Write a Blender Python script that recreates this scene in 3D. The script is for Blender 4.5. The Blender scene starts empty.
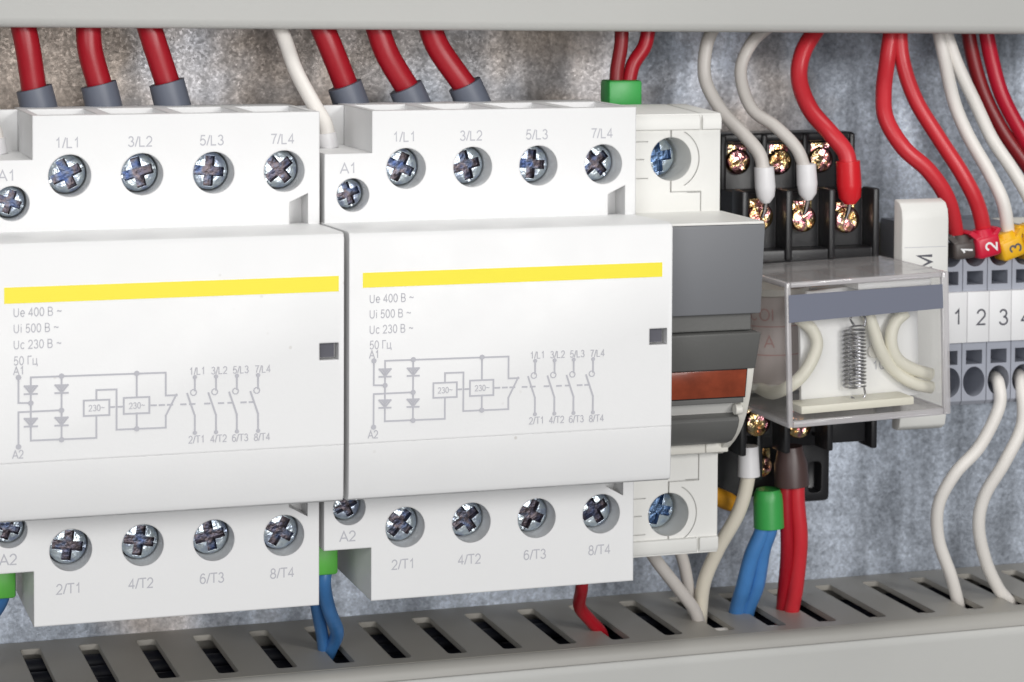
# Close-up of a wired switch cabinet: two modular contactors, a grey switch module, a plug-in
# relay on its socket and a row of terminal blocks, between two cable ducts on a zinc backplate.
# All helper coordinates are millimetres (x along the rail, y into the cabinet, z up).
import bpy, bmesh, math, random
from mathutils import Vector, Matrix, Euler

random.seed(7)
SC = bpy.context.scene
COL = SC.collection
MM = 0.001
R = math.radians

# ------------------------------------------------------------------ camera
F_PX, CX, CY = 2465.0, 512.0, 66.0
YAW, PIT, ROL = R(18.03), R(-2.33), R(.26)
CAM = Vector((-98.4, -365.2, 45.9))
_fw = Vector((math.sin(YAW) * math.cos(PIT), math.cos(YAW) * math.cos(PIT), math.sin(PIT)))
_r0 = Vector((math.cos(YAW), -math.sin(YAW), 0))
_u0 = _r0.cross(_fw)
RT = math.cos(ROL) * _r0 + math.sin(ROL) * _u0
UP = -math.sin(ROL) * _r0 + math.cos(ROL) * _u0


def at(u, v, y):
    """point of the plane at depth y (mm) that a spot of the photograph shows"""
    d = _fw + (u - CX) / F_PX * RT - (v - CY) / F_PX * UP
    return CAM + d * ((y - CAM.y) / d.y)


cam = bpy.data.cameras.new('camera')
cam.sensor_width = 36
cam.lens = F_PX / 1024 * 36
cam.shift_y = -(341 - CY) / 1024
cam.clip_start, cam.clip_end = 0.01, 20
cam.dof.use_dof = True
cam.dof.focus_distance = 0.392
cam.dof.aperture_fstop = 56
camo = bpy.data.objects.new('camera', cam)
COL.objects.link(camo)
m = Matrix((RT, UP, -_fw)).transposed().to_4x4()
m.translation = CAM * MM
camo.matrix_world = m
SC.camera = camo


# ------------------------------------------------------------------ materials
def mat(name, col, rough=.45, metal=0., bev=0., var=0., vscale=200., bump=0., bscale=900., spec=.5, coat=0., rvar=0., sss=0.):
    m = bpy.data.materials.new(name)
    m.use_nodes = True
    nt = m.node_tree
    b = nt.nodes['Principled BSDF']
    b.inputs['Base Color'].default_value = (*col, 1)
    b.inputs['Roughness'].default_value = rough
    b.inputs['Metallic'].default_value = metal
    b.inputs['Specular IOR Level'].default_value = spec
    b.inputs['Coat Weight'].default_value = coat
    if sss:
        b.inputs['Subsurface Weight'].default_value = sss
        b.inputs['Subsurface Radius'].default_value = (.0012, .001, .0008)
        b.inputs['Subsurface Scale'].default_value = 1
    N, L = nt.nodes.new, nt.links.new
    tc = N('ShaderNodeTexCoord')
    if var or rvar:
        n = N('ShaderNodeTexNoise')
        n.inputs['Scale'].default_value = vscale
        n.inputs['Detail'].default_value = 6
        n.inputs['Roughness'].default_value = .65
        L(tc.outputs['Object'], n.inputs['Vector'])
        if var:
            mx = N('ShaderNodeMix')
            mx.data_type = 'RGBA'
            mx.inputs[6].default_value = (*[c * (1 - var) for c in col], 1)
            mx.inputs[7].default_value = (*[min(1, c * (1 + var)) for c in col], 1)
            L(n.outputs['Fac'], mx.inputs[0])
            L(mx.outputs[2], b.inputs['Base Color'])
        if rvar:
            mr = N('ShaderNodeMapRange')
            mr.inputs[1].default_value, mr.inputs[2].default_value = .3, .7
            mr.inputs[3].default_value, mr.inputs[4].default_value = max(.02, rough - rvar), rough + rvar
            L(n.outputs['Fac'], mr.inputs[0])
            L(mr.outputs[0], b.inputs['Roughness'])
    nrm = None
    if bev:
        bv = N('ShaderNodeBevel')
        bv.samples = 4
        bv.inputs['Radius'].default_value = bev * MM
        nrm = bv.outputs[0]
    if bump:
        n2 = N('ShaderNodeTexNoise')
        n2.inputs['Scale'].default_value = bscale
        n2.inputs['Detail'].default_value = 3
        L(tc.outputs['Object'], n2.inputs['Vector'])
        bp = N('ShaderNodeBump')
        bp.inputs['Strength'].default_value = bump
        bp.inputs['Distance'].default_value = .0002
        L(n2.outputs['Fac'], bp.inputs['Height'])
        if nrm:
            L(nrm, bp.inputs['Normal'])
        nrm = bp.outputs[0]
    if nrm:
        L(nrm, b.inputs['Normal'])
    return m


def dust(m):
    """sparse small specks and scuffs on a moulding"""
    nt = m.node_tree
    N, L = nt.nodes.new, nt.links.new
    b = nt.nodes['Principled BSDF']
    src = b.inputs['Base Color'].links[0].from_socket
    tc = N('ShaderNodeTexCoord')
    v = N('ShaderNodeTexVoronoi')
    v.inputs['Scale'].default_value = 260
    oi = N('ShaderNodeObjectInfo')
    ad = N('ShaderNodeVectorMath')
    L(tc.outputs['Object'], ad.inputs[0])
    L(oi.outputs['Random'], ad.inputs[1])
    L(ad.outputs[0], v.inputs['Vector'])
    n = N('ShaderNodeTexNoise')
    n.inputs['Scale'].default_value = 70
    n.inputs['Detail'].default_value = 4
    L(ad.outputs[0], n.inputs['Vector'])
    a = N('ShaderNodeMapRange')
    a.inputs[1].default_value, a.inputs[2].default_value = .04, .09
    a.inputs[3].default_value, a.inputs[4].default_value = 1, 0
    L(v.outputs['Distance'], a.inputs[0])
    c = N('ShaderNodeMapRange')
    c.inputs[1].default_value, c.inputs[2].default_value = .56, .70
    c.inputs[3].default_value, c.inputs[4].default_value = 0, .45
    L(n.outputs['Fac'], c.inputs[0])
    k = N('ShaderNodeMath')
    k.operation = 'MULTIPLY'
    L(a.outputs[0], k.inputs[0])
    L(c.outputs[0], k.inputs[1])
    mx = N('ShaderNodeMix')
    mx.data_type = 'RGBA'
    mx.inputs[7].default_value = (.42, .38, .33, 1)
    L(k.outputs[0], mx.inputs[0])
    L(src, mx.inputs[6])
    L(mx.outputs[2], b.inputs['Base Color'])
    return m


WHITE = mat('white_plastic', (.80, .80, .80), .42, bev=.35, var=.015, vscale=120, bump=.06, bscale=1600, rvar=.06)
WHITE2 = mat('warm_white_plastic', (.77, .765, .735), .45, bev=.3, var=.02, vscale=150, bump=.06, bscale=1600)
CREAM = mat('cream_plastic', (.76, .74, .68), .4, bev=.3, var=.02, vscale=150)
dust(WHITE)
dust(WHITE2)
dust(CREAM)
GREYP = mat('dark_grey_plastic', (.125, .125, .12), .5, bev=.3, var=.06, vscale=260, bump=.12, bscale=2200)
BAND = mat('slate_band', (.15, .163, .215), .5)
GREYL = mat('grey_label', (.185, .19, .203), .55, var=.02, vscale=80)
BLACKP = mat('black_plastic', (.016, .016, .018), .38, bev=.3, var=.2, vscale=400, bump=.08)
TERMG = mat('blue_grey_plastic', (.37, .39, .45), .45, bev=.2, var=.04, vscale=300, bump=.05)
DUCTG = mat('grey_duct_plastic', (.40, .38, .34), .5, bev=.3, var=.05, vscale=90, bump=.08, bscale=1200, rvar=.06)
LIPG = mat('duct_lip_plastic', (.37, .36, .335), .5, bev=.3, var=.05, vscale=90)
LIDG = mat('grey_duct_lid', (.50, .50, .48), .5, bev=.4, var=.025, vscale=60, bump=.05, bscale=900)
PRINT = mat('grey_print', (.50, .50, .54), .6)
PRINTD = mat('dark_print', (.09, .09, .11), .6)
PRINTW = mat('white_print', (.85, .85, .85), .6)
YELLOW = mat('yellow_stripe', (.95, .82, .03), .45, var=.02, vscale=200)
LABELW = mat('white_label', (.82, .82, .83), .5)
ORANGE = mat('orange_window', (.25, .05, .022), .25, var=.75, vscale=170, coat=.3)
RED = mat('red_wire', (.37, .007, .017), .36, var=.05, vscale=150, rvar=.06, bump=.03, bscale=500)
REDB = mat('bright_red_wire', (.60, .028, .040), .36, var=.06, vscale=150, rvar=.05, bump=.03, bscale=500)
REDC = mat('crimson_wire', (.52, .010, .032), .35, var=.05, vscale=150)
REDD = mat('dark_red_wire', (.24, .012, .016), .38, var=.06, vscale=150)
WIREW = mat('white_wire', (.82, .785, .74), .42, var=.06, vscale=90, rvar=.05, bump=.03, bscale=400)
LEADC = mat('cream_lead', (.86, .83, .70), .42, var=.04, vscale=90)
WIREC = mat('cream_wire', (.74, .69, .58), .42, var=.08, vscale=90, rvar=.05, bump=.03, bscale=400)
WIREG = mat('greyish_white_wire', (.60, .565, .53), .42, var=.10, vscale=70, bump=.03, bscale=400)
BLUE = mat('blue_wire', (.06, .21, .50), .38, var=.3, vscale=180)
BOOT = mat('blue_grey_sleeve', (.13, .145, .185), .42, bev=.2, var=.06, vscale=200)
GREEN = mat('green_sleeve', (.045, .36, .075), .38, bev=.2, var=.06, vscale=200)
GREENL = mat('light_green_sleeve', (.12, .50, .07), .4, bev=.2, var=.06, vscale=200)
SLEEVEW = mat('white_sleeve', (.80, .79, .80), .35, bev=.15)
SLEEVER = mat('red_sleeve', (.66, .014, .022), .3, bev=.15)
BROWN = mat('brown_sleeve', (.075, .045, .042), .38, bev=.2)
TAGB = mat('brown_tag', (.085, .07, .065), .42, bev=.2)
TAGR = mat('red_tag', (.62, .012, .045), .35, bev=.2)
TAGY = mat('yellow_tag', (.85, .46, .012), .38, bev=.2)
RAILM = mat('rail_steel', (.72, .70, .64), .42, metal=.3, var=.1)
COPPER = mat('copper', (.75, .45, .28), .3, metal=1)
NICKEL = mat('nickel', (.75, .76, .78), .22, metal=1)
SPRING = mat('spring_steel', (.45, .45, .47), .25, metal=1)
COILM = mat('coil_wrap', (.56, .49, .47), .45, var=.06, vscale=200)
COILR = mat('coil_print', (.50, .29, .27), .5)
PLATEW = mat('relay_inner_plate', (.94, .94, .93), .5, var=.03, vscale=200)
ORSLEEVE = mat('orange_sleeve', (.72, .33, .02), .4)


def metal_mat(name, stops, rough, scale, bumpv):
    """plated screw: hue wanders over the surface as on passivated zinc"""
    m = bpy.data.materials.new(name)
    m.use_nodes = True
    nt = m.node_tree
    N, L = nt.nodes.new, nt.links.new
    b = nt.nodes['Principled BSDF']
    b.inputs['Metallic'].default_value = 1
    b.inputs['Roughness'].default_value = rough
    tc = N('ShaderNodeTexCoord')
    oi = N('ShaderNodeObjectInfo')
    ad = N('ShaderNodeVectorMath')
    ad.operation = 'ADD'
    L(tc.outputs['Object'], ad.inputs[0])
    L(oi.outputs['Random'], ad.inputs[1])
    n = N('ShaderNodeTexNoise')
    n.inputs['Scale'].default_value = scale
    n.inputs['Detail'].default_value = 2
    L(ad.outputs[0], n.inputs['Vector'])
    cr = N('ShaderNodeValToRGB')
    els = cr.color_ramp.elements
    while len(els) < len(stops):
        els.new(.5)
    for e, (p, c) in zip(els, stops):
        e.position = p
        e.color = (*c, 1)
    L(n.outputs['Fac'], cr.inputs[0])
    L(cr.outputs[0], b.inputs['Base Color'])
    n2 = N('ShaderNodeTexNoise')
    n2.inputs['Scale'].default_value = scale * 2.2
    n2.inputs['Detail'].default_value = 2
    L(ad.outputs[0], n2.inputs['Vector'])
    bp = N('ShaderNodeBump')
    bp.inputs['Strength'].default_value = bumpv
    bp.inputs['Distance'].default_value = .0006
    L(n2.outputs['Fac'], bp.inputs['Height'])
    bv = N('ShaderNodeBevel')
    bv.samples = 4
    bv.inputs['Radius'].default_value = .2 * MM
    L(bv.outputs[0], bp.inputs['Normal'])
    L(bp.outputs[0], b.inputs['Normal'])
    return m


ZINC = metal_mat('blue_zinc', [(.3, (.44, .50, .63)), (.45, (.62, .70, .78)), (.56, (.68, .75, .78)), (.7, (.42, .48, .62))], .32, 480, .42)
ZINC_SHADE = metal_mat('zinc_recess_shade', [(.3, (.055, .065, .11)), (.48, (.11, .09, .095)), (.6, (.09, .105, .15)), (.7, (.055, .08, .17))], .36, 500, .3)  # same plating darkened, to paint the shade inside screw recesses
ZINCB = metal_mat('bright_blue_zinc', [(.3, (.50, .62, .80)), (.5, (.80, .90, .96)), (.7, (.45, .58, .80))], .2, 420, .3)
ZINCB_SHADE = metal_mat('blue_zinc_recess_shade', [(.3, (.05, .09, .18)), (.5, (.13, .20, .32)), (.7, (.05, .09, .18))], .3, 500, .3)  # recess shade painted into the bright zinc's colour
CHROM = metal_mat('yellow_chromate', [(.3, (.85, .26, .36)), (.42, (.97, .58, .22)), (.5, (.97, .80, .42)), (.58, (.95, .42, .52)), (.72, (.75, .48, .22))], .2, 330, .75)


def galvanized():
    m = bpy.data.materials.new('galvanized_steel')
    m.use_nodes = True
    nt = m.node_tree
    N, L = nt.nodes.new, nt.links.new
    b = nt.nodes['Principled BSDF']
    tc = N('ShaderNodeTexCoord')
    n1 = N('ShaderNodeTexNoise')
    n1.inputs['Scale'].default_value = 30
    n1.inputs['Detail'].default_value = 3
    L(tc.outputs['Object'], n1.inputs['Vector'])
    n2 = N('ShaderNodeTexNoise')
    n2.inputs['Scale'].default_value = 900
    n2.inputs['Detail'].default_value = 5
    n2.inputs['Roughness'].default_value = .62
    L(tc.outputs['Object'], n2.inputs['Vector'])
    v = N('ShaderNodeTexVoronoi')
    v.inputs['Scale'].default_value = 2300
    wn = N('ShaderNodeTexNoise')
    wn.inputs['Scale'].default_value = 160
    wn.inputs['Detail'].default_value = 3
    L(tc.outputs['Object'], wn.inputs['Vector'])
    mxv = N('ShaderNodeMix')
    mxv.data_type = 'RGBA'
    mxv.inputs[0].default_value = .002
    L(tc.outputs['Object'], mxv.inputs[6])
    L(wn.outputs['Color'], mxv.inputs[7])
    L(mxv.outputs[2], v.inputs['Vector'])
    hue = N('ShaderNodeValToRGB')
    e = hue.color_ramp.elements
    e[0].position, e[0].color = .38, (.50, .43, .375, 1)
    e[1].position, e[1].color = .60, (.45, .495, .57, 1)
    sx = N('ShaderNodeSeparateXYZ')          # hue drifts from warm at upper left to blue at lower right
    L(tc.outputs['Object'], sx.inputs[0])
    gx = N('ShaderNodeMapRange')
    gx.inputs[1].default_value, gx.inputs[2].default_value = -.07, .12
    gx.inputs[3].default_value, gx.inputs[4].default_value = -.16, .2
    L(sx.outputs['X'], gx.inputs[0])
    gz = N('ShaderNodeMapRange')
    gz.inputs[1].default_value, gz.inputs[2].default_value = -.07, .03
    gz.inputs[3].default_value, gz.inputs[4].default_value = .14, -.06
    L(sx.outputs['Z'], gz.inputs[0])
    g1 = N('ShaderNodeMath')
    L(gx.outputs[0], g1.inputs[0])
    L(gz.outputs[0], g1.inputs[1])
    g2 = N('ShaderNodeMath')
    L(g1.outputs[0], g2.inputs[0])
    L(n1.outputs['Fac'], g2.inputs[1])
    L(g2.outputs[0], hue.inputs[0])
    sp = N('ShaderNodeMapRange')
    sp.inputs[1].default_value, sp.inputs[2].default_value = .32, .68
    sp.inputs[3].default_value, sp.inputs[4].default_value = .7, 1.16
    L(n2.outputs['Fac'], sp.inputs[0])
    sg = N('ShaderNodeSeparateColor')
    L(v.outputs['Color'], sg.inputs[0])
    vr = N('ShaderNodeMapRange')
    vr.inputs[3].default_value, vr.inputs[4].default_value = .83, 1.16
    L(sg.outputs[0], vr.inputs[0])
    mp = N('ShaderNodeMapping')              # long vertical rolling streaks of the zinc coat
    mp.inputs['Scale'].default_value = (150, 1, 11)
    L(tc.outputs['Object'], mp.inputs['Vector'])
    n3 = N('ShaderNodeTexNoise')
    n3.inputs['Scale'].default_value = 1
    n3.inputs['Detail'].default_value = 3
    L(mp.outputs[0], n3.inputs['Vector'])
    st = N('ShaderNodeMapRange')
    st.inputs[1].default_value, st.inputs[2].default_value = .3, .7
    st.inputs[3].default_value, st.inputs[4].default_value = .5, 1.42
    L(n3.outputs['Fac'], st.inputs[0])
    m0 = N('ShaderNodeMath')
    m0.operation = 'MULTIPLY'
    L(sp.outputs[0], m0.inputs[0])
    L(st.outputs[0], m0.inputs[1])
    mu = N('ShaderNodeMath')
    mu.operation = 'MULTIPLY'
    bn = N('ShaderNodeTexNoise')             # broad dull and bright patches
    bn.inputs['Scale'].default_value = 75
    bn.inputs['Detail'].default_value = 2
    L(tc.outputs['Object'], bn.inputs['Vector'])
    br = N('ShaderNodeMapRange')
    br.inputs[1].default_value, br.inputs[2].default_value = .36, .64
    br.inputs[3].default_value, br.inputs[4].default_value = .8, 1.18
    L(bn.outputs['Fac'], br.inputs[0])
    m9 = N('ShaderNodeMath')
    m9.operation = 'MULTIPLY'
    L(m0.outputs[0], m9.inputs[0])
    L(br.outputs[0], m9.inputs[1])
    L(m9.outputs[0], mu.inputs[0])
    L(vr.outputs[0], mu.inputs[1])
    vm = N('ShaderNodeVectorMath')
    vm.operation = 'SCALE'
    L(hue.outputs[0], vm.inputs[0])
    L(mu.outputs[0], vm.inputs['Scale'])
    L(vm.outputs[0], b.inputs['Base Color'])
    b.inputs['Metallic'].default_value = .55
    rr = N('ShaderNodeMapRange')
    rr.inputs[3].default_value, rr.inputs[4].default_value = .36, .56
    L(sg.outputs[1], rr.inputs[0])
    L(rr.outputs[0], b.inputs['Roughness'])
    bp = N('ShaderNodeBump')
    bp.inputs['Strength'].default_value = .35
    bp.inputs['Distance'].default_value = .0002
    L(n2.outputs['Fac'], bp.inputs['Height'])
    L(bp.outputs[0], b.inputs['Normal'])
    return m


GALV = galvanized()


def clear_mat(name, tint, alpha, rough=.06):
    """thin clear plastic wall: sees through, with a glossy skin and a little milkiness"""
    m = bpy.data.materials.new(name)
    m.use_nodes = True
    nt = m.node_tree
    nt.nodes.clear()
    N, L = nt.nodes.new, nt.links.new
    out = N('ShaderNodeOutputMaterial')
    tr = N('ShaderNodeBsdfTransparent')
    tr.inputs[0].default_value = (*tint, 1)
    df = N('ShaderNodeBsdfDiffuse')
    df.inputs[0].default_value = (.76, .74, .74, 1)
    gl = N('ShaderNodeBsdfGlossy')
    gl.inputs['Roughness'].default_value = rough
    m1 = N('ShaderNodeMixShader')
    m1.inputs[0].default_value = alpha
    L(tr.outputs[0], m1.inputs[1])
    L(df.outputs[0], m1.inputs[2])
    lw = N('ShaderNodeLayerWeight')          # Schlick reflectance, the same from both sides of a wall
    lw.inputs['Blend'].default_value = .5
    pw = N('ShaderNodeMath')
    pw.operation = 'POWER'
    pw.inputs[1].default_value = 5
    L(lw.outputs['Facing'], pw.inputs[0])
    fr = N('ShaderNodeMath')
    fr.operation = 'MULTIPLY_ADD'
    fr.inputs[1].default_value, fr.inputs[2].default_value = .9, .035
    L(pw.outputs[0], fr.inputs[0])
    m2 = N('ShaderNodeMixShader')
    L(fr.outputs[0], m2.inputs[0])
    L(m1.outputs[0], m2.inputs[1])
    L(gl.outputs[0], m2.inputs[2])
    L(m2.outputs[0], out.inputs[0])
    return m


CLEAR = clear_mat('clear_plastic', (.985, .985, .985), .03, .03)
CLEART = clear_mat('milky_clear_plastic', (.95, .94, .94), .34, .04)
CLEARE = clear_mat('clear_plastic_edge', (.86, .85, .88), .45, .06)


# ------------------------------------------------------------------ mesh helpers
class MB:
    def __init__(self):
        self.bm = bmesh.new()
        self.ns = 0

    def box(self, x0, x1, y0, y1, z0, z1, bev=0, seg=2):
        r = bmesh.ops.create_cube(self.bm, size=1)
        vs = r['verts']
        for v in vs:
            v.co = Vector((x0 + (v.co.x + .5) * (x1 - x0), y0 + (v.co.y + .5) * (y1 - y0), z0 + (v.co.z + .5) * (z1 - z0)))
        if bev:
            es = list({e for v in vs for e in v.link_edges})
            bmesh.ops.bevel(self.bm, geom=es, offset=bev, segments=seg, affect='EDGES', profile=.5)
        return self

    def prism(self, axis, poly, a, b, bev=0, seg=2):
        def P(p, t):
            return {'x': (t, p[0], p[1]), 'y': (p[0], t, p[1]), 'z': (p[0], p[1], t)}[axis]
        v0 = [self.bm.verts.new(P(p, a)) for p in poly]
        v1 = [self.bm.verts.new(P(p, b)) for p in poly]
        fs = [self.bm.faces.new(v0), self.bm.faces.new(v1[::-1])]
        n = len(poly)
        for i in range(n):
            fs.append(self.bm.faces.new((v0[i], v1[i], v1[(i + 1) % n], v0[(i + 1) % n])))
        bmesh.ops.recalc_face_normals(self.bm, faces=fs)
        if bev:
            es = [e for e in {e for v in v0 + v1 for e in v.link_edges} if e.calc_face_angle(0) > R(35)]
            bmesh.ops.bevel(self.bm, geom=es, offset=bev, segments=seg, affect='EDGES', profile=.5)
        return self

    def cyl(self, c, d, r, h, n=32, r2=None):
        d = Vector(d).normalized()
        rot = d.to_track_quat('Z', 'Y').to_matrix().to_4x4()
        mtx = Matrix.Translation(Vector(c) + d * h / 2) @ rot
        bmesh.ops.create_cone(self.bm, cap_ends=True, segments=n, radius1=r, radius2=r if r2 is None else r2, depth=h, matrix=mtx)
        return self

    def lathe(self, c, d, prof, n=40):
        """prof: (radius, distance along d)"""
        d = Vector(d).normalized()
        q = d.to_track_quat('Z', 'Y').to_matrix()
        rings = []
        for r, h in prof:
            if r < 1e-6:
                rings.append([self.bm.verts.new(Vector(c) + d * h)])
            else:
                rings.append([self.bm.verts.new(Vector(c) + q @ Vector((r * math.cos(2 * math.pi * i / n), r * math.sin(2 * math.pi * i / n), h))) for i in range(n)])
        for a, b in zip(rings, rings[1:]):
            for i in range(n):
                j = (i + 1) % n
                if len(a) == 1 and len(b) == 1:
                    continue
                if len(a) == 1:
                    self.bm.faces.new((a[0], b[i], b[j]))
                elif len(b) == 1:
                    self.bm.faces.new((a[i], a[j], b[0]))
                else:
                    self.bm.faces.new((a[i], a[j], b[j], b[i]))
        return self

    def tube(self, pts, r, n=16, sub=10, raw=False):
        """round bar through the points; r a number or one radius per point"""
        pts = [Vector(p) for p in pts]
        rs = list(r) if hasattr(r, '__len__') else [r] * len(pts)
        path, rad = [], []
        if raw or len(pts) < 3:
            path, rad = pts, rs
        else:
            ext = [2 * pts[0] - pts[1]] + pts + [2 * pts[-1] - pts[-2]]
            for i in range(len(pts) - 1):
                a, b, c, d = ext[i:i + 4]
                for k in range(sub):
                    t = k / sub
                    path.append(.5 * ((2 * b) + (c - a) * t + (2 * a - 5 * b + 4 * c - d) * t * t + (3 * b - a - 3 * c + d) * t ** 3))
                    rad.append(rs[i] + (rs[i + 1] - rs[i]) * t)
            path.append(pts[-1])
            rad.append(rs[-1])
        rings = []
        nrm = None
        for i, p in enumerate(path):
            tg = (path[min(i + 1, len(path) - 1)] - path[max(i - 1, 0)]).normalized()
            if nrm is None:
                nrm = tg.orthogonal().normalized()
            else:
                nrm = (nrm - tg * nrm.dot(tg)).normalized()
            bn = tg.cross(nrm)
            rings.append([self.bm.verts.new(p + rad[i] * (nrm * math.cos(2 * math.pi * k / n) + bn * math.sin(2 * math.pi * k / n))) for k in range(n)])
        for a, b in zip(rings, rings[1:]):
            for k in range(n):
                self.bm.faces.new((a[k], a[(k + 1) % n], b[(k + 1) % n], b[k]))
        self.bm.faces.new(rings[0][::-1])
        self.bm.faces.new(rings[-1])
        return self

    def strip(self, p, q, w, y):
        """flat printed line in the plane y from p to q (x,z)"""
        p, q = Vector(p), Vector(q)
        d = (q - p)
        if d.length < 1e-6:
            return self
        d.normalize()
        o = Vector((-d.y, d.x)) * w / 2
        p, q = p - d * w / 2, q + d * w / 2
        self.ns += 1
        y -= .0005 * self.ns           # crossing lines never share a plane
        self.bm.faces.new([self.bm.verts.new((c.x, y, c.y)) for c in (p + o, q + o, q - o, p - o)])
        return self

    def poly(self, pts):
        self.bm.faces.new([self.bm.verts.new(p) for p in pts])
        return self

    def mesh_in(self, me, mtx):
        n0 = len(self.bm.verts)
        self.bm.from_mesh(me)
        self.bm.verts.ensure_lookup_table()
        for v in self.bm.verts[n0:]:
            v.co = mtx @ v.co
        return self

    def xf(self, mtx):
        bmesh.ops.transform(self.bm, matrix=mtx, verts=self.bm.verts)
        return self

    def build(self, name, material, parent=None, origin=None, cut=None, smooth=True, flat=False):
        """links the collected shapes as ONE object; origin in world mm; parent is an Empty / object whose world mm origin is stored"""
        bm = self.bm
        if not flat:
            bmesh.ops.recalc_face_normals(bm, faces=bm.faces)
        me = bpy.data.meshes.new(name)
        bm.to_mesh(me)
        bm.free()
        if cut is not None:
            for c in (cut if isinstance(cut, (list, tuple)) else [cut]):
                me = boolean(me, c)
        po = Vector(parent['org']) if parent is not None else Vector((0, 0, 0))
        og = Vector(origin) if origin is not None else (po if parent is not None else Vector((0, 0, 0)))
        me.transform(Matrix.Scale(MM, 4) @ Matrix.Translation(-og))
        if smooth:
            me.shade_smooth()
            me.set_sharp_from_angle(angle=R(38))
        for mm in (material if isinstance(material, (list, tuple)) else [material]):
            me.materials.append(mm)
        o = bpy.data.objects.new(name, me)
        me.name = name
        COL.objects.link(o)
        o['org'] = tuple(og)
        if parent is not None:
            o.parent = parent
            o.location = (og - po) * MM
        else:
            o.location = og * MM
        return o


def boolean(me, cutter):
    bmesh.ops.recalc_face_normals(cutter.bm, faces=cutter.bm.faces)
    mc = bpy.data.meshes.new('cutter')
    cutter.bm.to_mesh(mc)
    cutter.bm.free()
    a = bpy.data.objects.new('body', me)
    b = bpy.data.objects.new('cutter', mc)
    COL.objects.link(a)
    COL.objects.link(b)
    md = a.modifiers.new('cut', 'BOOLEAN')
    md.operation = 'DIFFERENCE'
    md.solver = 'EXACT'
    md.use_self = True
    md.object = b
    dg = bpy.context.evaluated_depsgraph_get()
    dg.update()
    res = bpy.data.meshes.new_from_object(a.evaluated_get(dg))
    bpy.data.objects.remove(a)
    bpy.data.objects.remove(b)
    bpy.data.meshes.remove(mc)
    bpy.data.meshes.remove(me)
    return res


def _arc(cx, cy, rx, ry, a0, a1, n=14):
    return [(cx + rx * math.cos(R(a0 + (a1 - a0) * k / n)), cy + ry * math.sin(R(a0 + (a1 - a0) * k / n))) for k in range(n + 1)]


# plain grotesque lettering as pen strokes; cap height 1, (advance, strokes)
GLYPH = {
    '0': (.76, [_arc(.36, .5, .27, .45, 90, 450, 24)]),
    '1': (.76, [[(.17, .72), (.30, .80), (.41, .95), (.41, .05)]]),
    '2': (.76, [_arc(.35, .67, .26, .28, 170, -30, 12) + [(.09, .05), (.64, .05)]]),
    '3': (.76, [_arc(.34, .73, .22, .22, 165, -90, 12), _arc(.35, .28, .27, .235, 90, -165, 14)]),
    '4': (.76, [[(.49, .05), (.49, .93), (.07, .30)], [(.02, .30), (.67, .30)]]),
    '5': (.76, [[(.60, .94), (.21, .94), (.14, .50)] + _arc(.35, .33, .27, .28, 130, -155, 14)]),
    '6': (.76, [_arc(.36, .33, .26, .28, 0, 360, 22), _arc(.38, .45, .28, .50, 50, 190, 12)]),
    '7': (.76, [[(.09, .94), (.64, .94), (.42, .52), (.29, .05)]]),
    '8': (.76, [_arc(.36, .73, .21, .22, -90, 270, 20), _arc(.36, .28, .265, .235, 90, 450, 22)]),
    'L': (.74, [[(.11, .95), (.11, .05), (.62, .05)]]),
    'T': (.80, [[(.03, .95), (.75, .95)], [(.39, .95), (.39, .05)]]),
    'A': (.88, [[(.04, .03), (.43, .95), (.82, .03)], [(.18, .34), (.68, .34)]]),
    '/': (.38, [[(.02, .02), (.34, .98)]]),
    'U': (.95, [[(.11, .95)] + _arc(.42, .36, .31, .31, 180, 360, 12) + [(.73, .95)]]),
    'e': (.74, [[(.08, .37)] + [(.6, .37)] + _arc(.34, .37, .26, .32, 0, 318, 18)[1:]]),
    'i': (.32, [[(.13, .05), (.13, .70)], [(.13, .86), (.13, .97)]]),
    'c': (.68, [_arc(.34, .37, .26, .32, 42, 318, 16)]),
    '\u0412': (.90, [[(.12, .05), (.12, .95), (.42, .95)] + _arc(.44, .735, .22, .215, 90, -90, 10) + [(.12, .52)], [(.42, .52)] + _arc(.46, .285, .25, .235, 90, -90, 10) + [(.12, .05)]]),
    '~': (.72, [[(.06, .46), (.14, .54), (.24, .56), (.36, .50), (.48, .45), (.58, .47), (.66, .55)]]),
    '\u0413': (.70, [[(.12, .05), (.12, .95), (.62, .95)]]),
    '\u0446': (.84, [[(.11, .70), (.11, .05), (.70, .05), (.70, -.17)], [(.60, .70), (.60, .05)]]),
    'M': (1.0, [[(.09, .03), (.09, .95), (.46, .12), (.83, .95), (.83, .03)]]),
    'R': (.90, [[(.12, .05), (.12, .95), (.48, .95)] + _arc(.50, .72, .24, .23, 90, -90, 10) + [(.12, .49)], [(.50, .49), (.78, .05)]]),
    'C': (.92, [_arc(.46, .5, .36, .45, 45, 315, 18)]),
    'O': (.98, [_arc(.47, .5, .38, .45, 90, 450, 24)]),
    'I': (.30, [[(.13, .05), (.13, .95)]]),
    ' ': (.38, []),
}


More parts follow.
